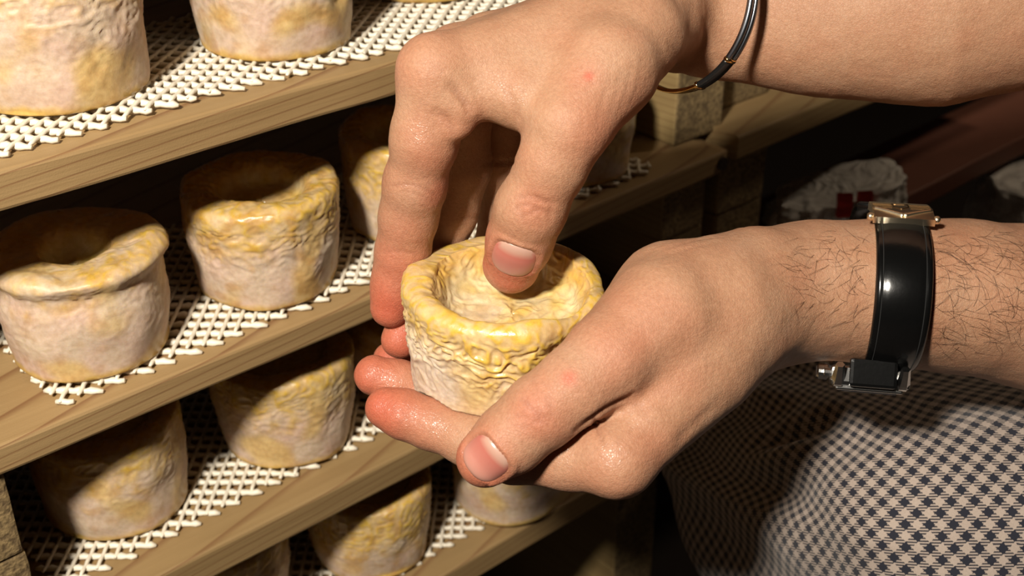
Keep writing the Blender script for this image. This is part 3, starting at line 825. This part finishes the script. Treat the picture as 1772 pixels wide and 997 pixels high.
L_red = [(655, 705, 412, 16, .85), (700, 720, 408, 14, .5), (640, 650, 428, 15, .85), (690, 665, 424, 12, .4), (672, 622, 460, 14, .9), (836, 810, 378, 13, .6), (800, 790, 384, 10, .7), (930, 715, 0, 11, .38), (985, 654, 0, 3.0, .75), (985, 654, 0, 7, .25), (1100, 590, 0, 20, .26), (1090, 830, 0, 18, .2), (880, 830, 384, 12, .4)]
L_wet = [(760, 742, 406, 12, .8), (660, 655, 425, 10, .8), (690, 715, 410, 12, .6), (1020, 775, 0, 12, 1.0), (985, 800, 0, 9, .9), (1060, 760, 0, 9, .6), (840, 800, 380, 10, .5)]
skin_arm(HL, L_cre, L_red, L_wet, [nails[1]])
bV = np.concatenate(bodyV); bF = np.concatenate(bodyF)
org = to_room(C3(1700, 900, 520)); org[2] = 0.0
person = empty('person', org)
tag(person, 'person in houndstooth trousers holding and pressing a soft cheese with both hands', 'person')
body = mesh_obj('body', to_room(bV), bF, M_skin, parent=person, attrs={k_: np.concatenate(a) for k_, a in bodyA.items()})
body['label'] = 'bare forearms and hands, one thumb pressing, one hand cradling'
for n_, l_ in zip(nails, ('pink thumbnail of the pressing hand', 'pink thumbnail of the holding hand')):
    n_.build(body)['label'] = l_
print('body verts', len(bV), 'faces', len(bF))

# held cheese, its soft top giving way under the thumb
Vc, Fc, col, gl = HELD
for hnd in (HR, HL):
    for _ in range(3):
        d = hnd(Vc); m = d < 0.25
        if not m.any(): break
        Nn = hnd.normal(Vc[m])
        q = Vc[m] - HC_BASE; hh = q @ HC_AX; rad = q - hh[:, None] * HC_AX
        rl = np.linalg.norm(rad, axis=1)
        inward = -rad / (rl[:, None] + 1e-6)
        push = np.where((rl < 24)[:, None], -HC_AX if hnd is HR else HC_AX, inward)      # dent from above / below, or from the side
        Vc[m] += push * np.minimum(0.3 - d[m], 3.0)[:, None]
hc_o = to_room(HC_BASE)
held = mesh_obj('cheese', to_room(Vc), Fc, M_cheese, attrs={'rind': col, 'gloss': gl}, origin=hc_o)
tag(held, 'wrinkled yellow cheese held in the hands, its top pressed by a thumb', 'cheese')

# arm hair on the watch arm
hp = []
def hairs(n, x0, x1, y0, y1, seed, dirx):
    r = np.random.default_rng(seed)
    xs = r.uniform(x0, x1, n); ys = r.uniform(y0, y1, n)
    S = HL.hit(xs, ys); ok = np.abs(HL(S)) < .4; S = S[ok]
    Nn = HL.normal(S)
    for p, nn in zip(S, Nn):
        a = r.normal(0, .75) + (0 if dirx > 0 else math.pi)
        d = np.array([math.cos(a), -.35 + math.sin(a), 0]); d -= nn * (d @ nn); d /= np.linalg.norm(d)
        b = np.cross(nn, d); L = r.uniform(5, 13); cv = r.normal(0, .10)
        t = np.linspace(0, 1, 8)
        pts = []
        q = p.copy(); dd = d.copy()
        for k in range(8):
            pts.append(q.copy())
            dd = dd * math.cos(cv * 1.5) + b * math.sin(cv * 1.5); dd /= np.linalg.norm(dd); b = np.cross(nn, dd)
            q = q + dd * L / 7
        pts = np.array(pts)
        dv = HL(pts); nv = HL.normal(pts)
        pts = pts + nv * ((-dv) + 0.1 + 0.7 * np.sin(t * math.pi * .6))[:, None]
        hp.append(tube(pts, np.linspace(.05, .015, 8), 3, cap=False))
hairs(85, 1370, 1510, 400, 560, 1, -1)
hairs(230, 1600, 1800, 400, 610, 2, 1)
V, Fh = join(hp)
o = mesh_obj('arm_hair', to_room(V), Fh, M_hair, parent=body); o['kind'] = 'stuff'; o['label'] = 'fine dark hair on the watch arm'

# ------------------------------------------------------------------ houndstooth trousers (bent knee, closed shape)
def trousers():
    # cloth drawn over the knee: flat towards the viewer, rolling over a rounded edge to the left and back along the thigh
    D0 = 462.0
    c = C3(1670, 950, D0)
    a = np.linspace(-300, 170, 380); b = np.linspace(-110, 155, 240)
    A, B = np.meshgrid(a, b, indexing='ij'); A, B = A.ravel(), B.ravel()
    ss = np.linspace(0, 420, 1400)
    RHO = 45.0
    phi = np.minimum(ss / RHO, math.radians(73)) + math.radians(60) * sstep(205, 260, ss)
    rr = np.cumsum(np.cos(phi)) * (ss[1] - ss[0]); dd = np.cumsum(np.sin(phi)) * (ss[1] - ss[0])
    qx = np.maximum(-(A + 0.42 * np.minimum(B, 0)), 0); qy = np.maximum(B - 0.10 * np.maximum(A, 0), 0)
    s_ = np.hypot(qx, qy) + 1e-6
    r_ = np.interp(s_, ss, rr); d_ = np.interp(s_, ss, dd)
    X = A + (-qx / s_) * (r_ - s_); Y = B + (qy / s_) * (r_ - s_); Z = -d_
    X0 = X.copy()
    ph_ = np.interp(s_, ss, phi)
    N = np.c_[-qx / s_ * np.sin(ph_), qy / s_ * np.sin(ph_), np.cos(ph_)]
    al0, ac0 = A + 85, B - 58
    t = math.radians(20); al = al0 * math.cos(t) + ac0 * math.sin(t); ac = -al0 * math.sin(t) + ac0 * math.cos(t)
    fold = -5.0 * np.exp(-(ac / 6) ** 2) * np.exp(-(al / 30) ** 2) + 4.0 * np.exp(-((ac + 13) / 9) ** 2) * np.exp(-((al + 4) / 36) ** 2) + 3.0 * np.exp(-((ac - 12) / 9) ** 2) * np.exp(-((al - 4) / 34) ** 2)
    fold += -3.0 * np.exp(-((ac + 34 - .1 * al) / 9) ** 2) * np.exp(-((al + 10) / 40) ** 2)
    fold += 2.4 * noise(np.c_[A / 42, B / 30, 0 * A]) + 1.5 * np.sin(B / 9.0 + A / 30) * sstep(-20, -90, A)
    P = c + np.c_[X, Y, Z] + N * fold[:, None]
    th = math.radians(44)
    uv = np.c_[A * math.cos(th) - B * math.sin(th), A * math.sin(th) + B * math.cos(th)] / 1000 + 1.0
    na, nb_ = len(a), len(b)
    Fc = grid_faces(na, nb_, False)
    Bk = c + np.c_[X + 120 * sstep(0, -60, X), Y, np.full(len(X), Z.min() - 30)]
    m = na * nb_
    ed = [i * nb_ for i in range(na)] + [(na - 1) * nb_ + j for j in range(1, nb_)] + [i * nb_ + nb_ - 1 for i in range(na - 2, -1, -1)] + [j for j in range(nb_ - 2, 0, -1)]
    side = [[ed[i - 1], ed[i], ed[i] + m, ed[i - 1] + m] for i in range(len(ed))]
    o = mesh_obj('trousers', to_room(np.r_[P, Bk]), Fc.tolist() + (Fc[:, ::-1] + m).tolist() + side, M_hound, parent=person, uv=np.r_[uv, uv])
    o['label'] = 'black and white houndstooth trousers over a bent knee'
trousers()

# ------------------------------------------------------------------ wristwatch on the holding arm
WC = C3(1540, 504, 441)
wu = np.array([1.0, -0.07, 0.17]); wu /= np.linalg.norm(wu)
w1 = np.array([0, 0, 1.0]); w1 -= wu * (w1 @ wu); w1 /= np.linalg.norm(w1)      # towards the camera
w2 = np.cross(w1, wu); w2 /= np.linalg.norm(w2)
if w2[1] < 0: w2 = -w2                                                          # upwards
def wrist_r(th, s):
    th = np.asarray(th, float).ravel(); s = np.broadcast_to(s, th.shape)
    d = np.cos(th)[:, None] * w1 + np.sin(th)[:, None] * w2
    o = WC + s[:, None] * wu
    t = np.full(len(th), 60.0)
    for _ in range(60): t -= np.clip(HL(o + d * t[:, None]), -3, 20) * .85
    return t
watch = empty('wristwatch', to_room(WC))
tag(watch, 'black leather strap wristwatch with gold folding clasp, on the holding arm', 'watch')
NT = 160
ths = np.linspace(0, 2 * np.pi, NT, endpoint=False)
r_s = wrist_r(ths, 0.0)
r_s = np.max([wrist_r(ths, q) for q in (-9.0, 0.0, 9.0)], 0)
for _ in range(6): r_s = (np.roll(r_s, 1) + 2 * r_s + np.roll(r_s, -1)) / 4
def wp(th, off, s):
    r = np.interp(np.mod(th, 2 * np.pi), np.r_[ths, 2 * np.pi], np.r_[r_s, r_s[0]])
    th = np.asarray(th, float)
    return WC + (np.cos(th) * (r + off))[..., None] * w1 + (np.sin(th) * (r + off))[..., None] * w2 + np.asarray(s, float)[..., None] * wu
HW = 8.3                       # half width of the strap
prof = [(-HW, .3), (-HW, 1.2), (-HW + .7, 1.9), (-HW + 1.6, 2.15), (-HW + 2.0, 2.0), (-HW + 2.6, 2.25), (-4, 2.6), (0, 2.75), (4, 2.6), (HW - 2.6, 2.25), (HW - 2.0, 2.0), (HW - 1.6, 2.15), (HW - .7, 1.9), (HW, 1.2), (HW, .3)]
TH, _ = np.meshgrid(ths, np.arange(len(prof)), indexing='ij')
SO = np.array([p[0] for p in prof])[None].repeat(NT, 0); OF = np.array([p[1] for p in prof])[None].repeat(NT, 0)
wid = 1 + 0.07 * np.cos(TH * 1.0)
P = wp(TH, OF, SO * wid)
m = len(prof); i = np.arange(NT)[:, None]; j = np.arange(m)[None]
Fc = np.stack([i * m + j, ((i + 1) % NT) * m + j, ((i + 1) % NT) * m + (j + 1) % m, i * m + (j + 1) % m], -1).reshape(-1, 4)
mesh_obj('strap', to_room(P.reshape(-1, 3)), Fc, M_strap, parent=watch)['label'] = 'glossy black leather strap'
for sgn in (-1, 1):
    q = np.linspace(-1.2, 1.25, 160)
    V, f_ = tube(wp(q, 2.12 + 0 * q, sgn * (HW - 2.0) * (1 + .07 * np.cos(q))), 0.16, 5)
    mesh_obj('stitching', to_room(V), f_, M_thread, parent=watch)
def wbox(th0, th1, s0, s1, o0, o1, n=8, taper=0.0, bev=.35):
    """bevelled slab wrapped on the strap between two angles"""
    prof = [(s0 + bev, o1), (s0, o1 - bev), (s0, o0), (s1, o0), (s1, o1 - bev), (s1 - bev, o1)]
    q = np.linspace(th0, th1, n)
    V = np.concatenate([wp(np.full(len(prof), t), np.array([p[1] for p in prof]), np.array([p[0] for p in prof])) for t in q])
    m = len(prof); Fc = grid_faces(n, m).tolist(); Fc += [list(range(m))[::-1], list(range((n - 1) * m, n * m))]
    return V, Fc
HPI = math.pi / 2
# gold folding clasp on the inside of the wrist (top in the picture)
T0, T1 = 0.80, 1.50
clasp = mesh_obj('clasp', to_room(wbox(T0, T1, -9.6, 10.2, 2.2, 5.0, 10)[0]), wbox(T0, T1, -9.6, 10.2, 2.2, 5.0, 10)[1], M_gold, parent=watch, smooth=False)
clasp['label'] = 'polished gold folding clasp with shield and chevron'
for k in range(4):                                  # engraved lines along the plate
    t = T0 + .27 + k * .055
    for a, b in ((-9.0, -2.9), (2.9, 9.6)):
        V, f_ = wbox(t, t + .016, a, b, 4.9, 5.12, 2, bev=.05)
        mesh_obj('engraved_line', to_room(V), f_, M_goldline, parent=clasp, smooth=False)
pts = [(-2.6, .44), (2.6, .44), (2.3, .30), (0.0, .235), (-2.3, .30), (-2.6, .44)]      # shield outline
V, f_ = tube(np.concatenate([wp(np.linspace(T0 + a[1], T0 + b[1], 5), np.full(5, 5.1), np.linspace(a[0], b[0], 5)) for a, b in zip(pts[:-1], pts[1:])]), .22, 5)
mesh_obj('shield_emblem', to_room(V), f_, M_goldline, parent=clasp)
# chevron: raised gold V across the front edge
for a, b in (((-9.2, .24), (0.2, .05)), ((9.8, .24), (0.2, .05))):
    q = np.linspace(0, 1, 12)
    V, f_ = tube(wp(T0 + a[1] + (b[1] - a[1]) * q, np.full(12, 5.05), a[0] + (b[0] - a[0]) * q), np.linspace(.75, .95, 12), 8, flat=.8)
    mesh_obj('chevron_bar', to_room(V), f_, M_gold, parent=clasp)
for s in (-10.3, 10.9):
    q = np.linspace(-1.1, 1.1, 6)
    for dth in (0.08, ):
        V, f_ = tube(wp(np.full(6, T0 + dth), np.full(6, 3.6), s + q), [.9, 1.35, 1.45, 1.45, 1.35, .9], 12)
        mesh_obj('hinge_pin', to_room(V), f_, M_gold, parent=clasp)
# free end of the strap behind the clasp
q = np.linspace(HPI - .05, HPI + .75, 16)
V, f_ = wbox(HPI - .1, HPI + .8, -13.2, 5.0, 2.6, 4.9, 16, bev=1.0)
mesh_obj('strap_end', to_room(V), f_, M_strap, parent=watch)['label'] = 'free black strap end under the clasp'
# case on the back of the wrist (bottom in the picture)
def lbox(c, su, st, sn, bev, ax):
    V, f_ = box_mesh(0, 0, 0, su, st, sn, bev)
    return c + V[:, :1] * ax[0] + V[:, 1:2] * ax[1] + V[:, 2:3] * ax[2], f_
rb = float(np.interp(3 * HPI, ths, r_s))
axs = (wu, w1, -w2)
cc = WC - w2 * (rb + 3.4) + w1 * 2 - wu * 6.5
V, f_ = lbox(cc, 26, 34, 6.5, 1.6, axs); case = mesh_obj('case', to_room(V), f_, M_steel, parent=watch, smooth=False); case['label'] = 'steel watch case under the wrist'
V, f_ = lbox(cc + w1 * 18.0 + w2 * 1.6 + wu * 0.6, 15.5, 3.2, 9.5, 1.2, axs); mesh_obj('strap_joint', to_room(V), f_, M_strap, parent=watch, smooth=False)
V, f_ = lbox(cc - w2 * 3.9, 22, 30, 1.8, .7, axs); mesh_obj('bezel', to_room(V), f_, M_steel, parent=case, smooth=False)
V, f_ = lbox(cc - w2 * 4.9, 18, 26, .8, .3, axs); mesh_obj('crystal', to_room(V), f_, M_glass, parent=case, smooth=False)
for su in (-10.5, 10.5):
    for st in (-1, 1):
        q = np.linspace(0, 1, 7)
        pth = cc + wu * su + w1 * st * (15 + 6.5 * q)[:, None] + w2 * (-1.5 + 5.5 * q ** 1.6)[:, None]
        V, f_ = tube(pth, np.linspace(2.6, 1.5, 7), 6, up=w2)
        mesh_obj('lug', to_room(V), f_, M_steel, parent=case, smooth=False)
q = np.array([0, .5, 3.4, 4.0]); V, f_ = tube(cc - wu * (13.1 + q)[:, None] + w1 * 8 + w2 * .5, [2.2, 2.7, 2.7, 2.1], 16); mesh_obj('crown', to_room(V), f_, M_steel, parent=case, smooth=False)
for st in (2.5, 13.5):
    q = np.array([0, .3, 2.0, 2.3]); V, f_ = tube(cc - wu * (12.8 + q)[:, None] + w1 * st + w2 * .5, [1.4, 1.6, 1.6, 1.3], 10); mesh_obj('pusher', to_room(V), f_, M_steel, parent=case, smooth=False)

# ------------------------------------------------------------------ bracelet on the pressing arm
BC = C3(1184, 3, 436); BR = 30.5
b1 = np.array([0, 1.0, 0]); b2 = np.array([0.64, 0.0, 0.77]); bn = np.cross(b1, b2)
brace = empty('bracelet', to_room(BC))
tag(brace, 'dark polished metal bangle with black and gold segments, on the upper wrist', 'bracelet')
def arc(p0, p1, n, hw, ht, mat, name, label=None, ofs=0.0, rad=0.0):
    ph = np.radians(np.linspace(p0, p1, n))
    prof = [(-hw, 0), (-hw * .8, ht), (0, ht * 1.25), (hw * .8, ht), (hw, 0), (hw * .8, -ht), (-hw * .8, -ht)]
    V = []
    for a in ph:
        d = math.cos(a) * b1 + math.sin(a) * b2
        for (s, h) in prof: V.append(BC + d * (BR + rad + h) + bn * (s + ofs))
    m = len(prof); Fc = grid_faces(n, m).tolist() + [list(range(m))[::-1], list(range((n - 1) * m, n * m))]
    o = mesh_obj(name, to_room(np.array(V)), Fc, mat, parent=brace)
    if label: o['label'] = label
# angle 0 = top, 90 = towards the camera, 180 = bottom
arc(20, 138, 60, 1.0, .8, M_bangle, 'metal_rail', 'polished dark rail of the bangle', 1.25)
arc(20, 138, 60, 1.0, .8, M_bangle, 'metal_rail', None, -1.25)
arc(20, 138, 60, 1.9, .45, M_bangleblk, 'groove_band')
arc(139, 166, 24, 2.3, .95, M_bangleblk, 'enamel_segment', 'black enamel segment')
arc(137.2, 139.2, 4, 2.4, 1.15, M_bangold, 'collar'); arc(165.5, 167.5, 4, 2.4, 1.15, M_bangold, 'collar'); arc(84, 87, 4, 2.5, 1.2, M_steel, 'collar')
arc(167, 290, 60, 1.9, .7, M_bangold, 'gold_segment', 'warm gold segment'); arc(290, 380, 40, 1.9, .7, M_bangle, 'metal_segment')

# ------------------------------------------------------------------ crumpled plastic bags on the floor beyond the racks
def bag(name_label, base_px, zmm, w, h, d, seed, peak, red=False):
    c = on_plane_z(base_px[0], base_px[1], zmm) / 1000 + np.array([0, 0, CZ])
    nr, nph = 60, 110
    t = np.linspace(0, 1, nr); ph = np.linspace(0, 2 * np.pi, nph, endpoint=False)
    T, PHI = np.meshgrid(t, ph, indexing='ij'); T, PHI = T.ravel(), PHI.ravel()
    rad = np.where(T < .12, T / .12, 1.0) * (1 - .22 * T ** 2) * np.where(T > .9, np.sqrt(np.clip(1 - ((T - .9) / .1) ** 2, 0, 1)), 1)
    sq = (np.abs(np.cos(PHI)) ** 3 + np.abs(np.sin(PHI)) ** 3) ** (-1 / 3)
    V = np.c_[np.cos(PHI) * rad * sq * w / 2, np.sin(PHI) * rad * sq * d / 2, h * np.clip(T - .06, 0, 1)]
    V[:, 2] += sstep(.3, 1, T) * (V[:, 0] / w + .5) * peak
    q = V * 45 + seed
    cr = (1 - np.abs(noise(q)) * 2) * .0035 + (1 - np.abs(noise(q * 2.3 + 8)) * 2) * .003
    N = np.c_[np.cos(PHI), np.sin(PHI), .3 * T]
    V = V + N * (cr * sstep(0, .1, T) * (1 - sstep(.88, .97, T)))[:, None]
    V[:, 2] -= V[:, 2].min()
    # turn the broad side to the viewer
    a = math.radians(-35); V = np.c_[V[:, 0] * math.cos(a) - V[:, 1] * math.sin(a), V[:, 0] * math.sin(a) + V[:, 1] * math.cos(a), V[:, 2]]
    root = mesh_obj('plastic_bag', V + c, grid_faces(nr, nph), M_bag, origin=c)
    tag(root, name_label, 'plastic bag', 'crumpled bags beside the rack')
    if red:
        for k, (u0, hh, dz) in enumerate(((-.007, .014, .0), (.005, .014, .001))):
            g = []
            for z_ in np.linspace(0, 1, 9):
                for x_ in (-.0045, .0045):
                    g.append((u0 + .0 * w + x_, z_ * hh + h * .78 + dz + .006))
            g = np.array(g)
            # sit the print on the crumpled skin
            dirv = np.array([math.sin(a), -math.cos(a)]); sdv = np.array([math.cos(a), math.sin(a)])
            P = []
            for (x_, z_) in g:
                loc = V[:, :2] @ sdv; dep = V[:, :2] @ dirv
                m = (np.abs(loc - x_) < .007) & (np.abs(V[:, 2] - z_) < .010)
                dd = dep[m].max() if m.any() else d / 2
                P.append([*(sdv * x_ + dirv * (dd + .001)), z_])
            P = np.array(P); Pb = P.copy(); Pb[:, :2] -= dirv * .003
            n = len(P); Fc = []
            for k2 in range(0, n - 2, 2): Fc += [[k2, k2 + 1, k2 + 3, k2 + 2], [k2 + n, k2 + 2 + n, k2 + 3 + n, k2 + 1 + n]]
            Fc += [[k2, k2 + 2, k2 + 2 + n, k2 + n] for k2 in range(0, n - 2, 2)] + [[k2 + 1, k2 + 1 + n, k2 + 3 + n, k2 + 3] for k2 in range(0, n - 2, 2)]
            mesh_obj('red_print', np.vstack([P, Pb]) + c, Fc, M_red, parent=root, smooth=False)
bag('white plastic bag with two red printed marks, behind the watch', (1445, 388), -353.5, .080, .017, .05, 5, .026, red=True)
bag('pale plastic bag at the right edge above the forearm', (1800, 400), -420, .10, .05, .07, 9, .0)
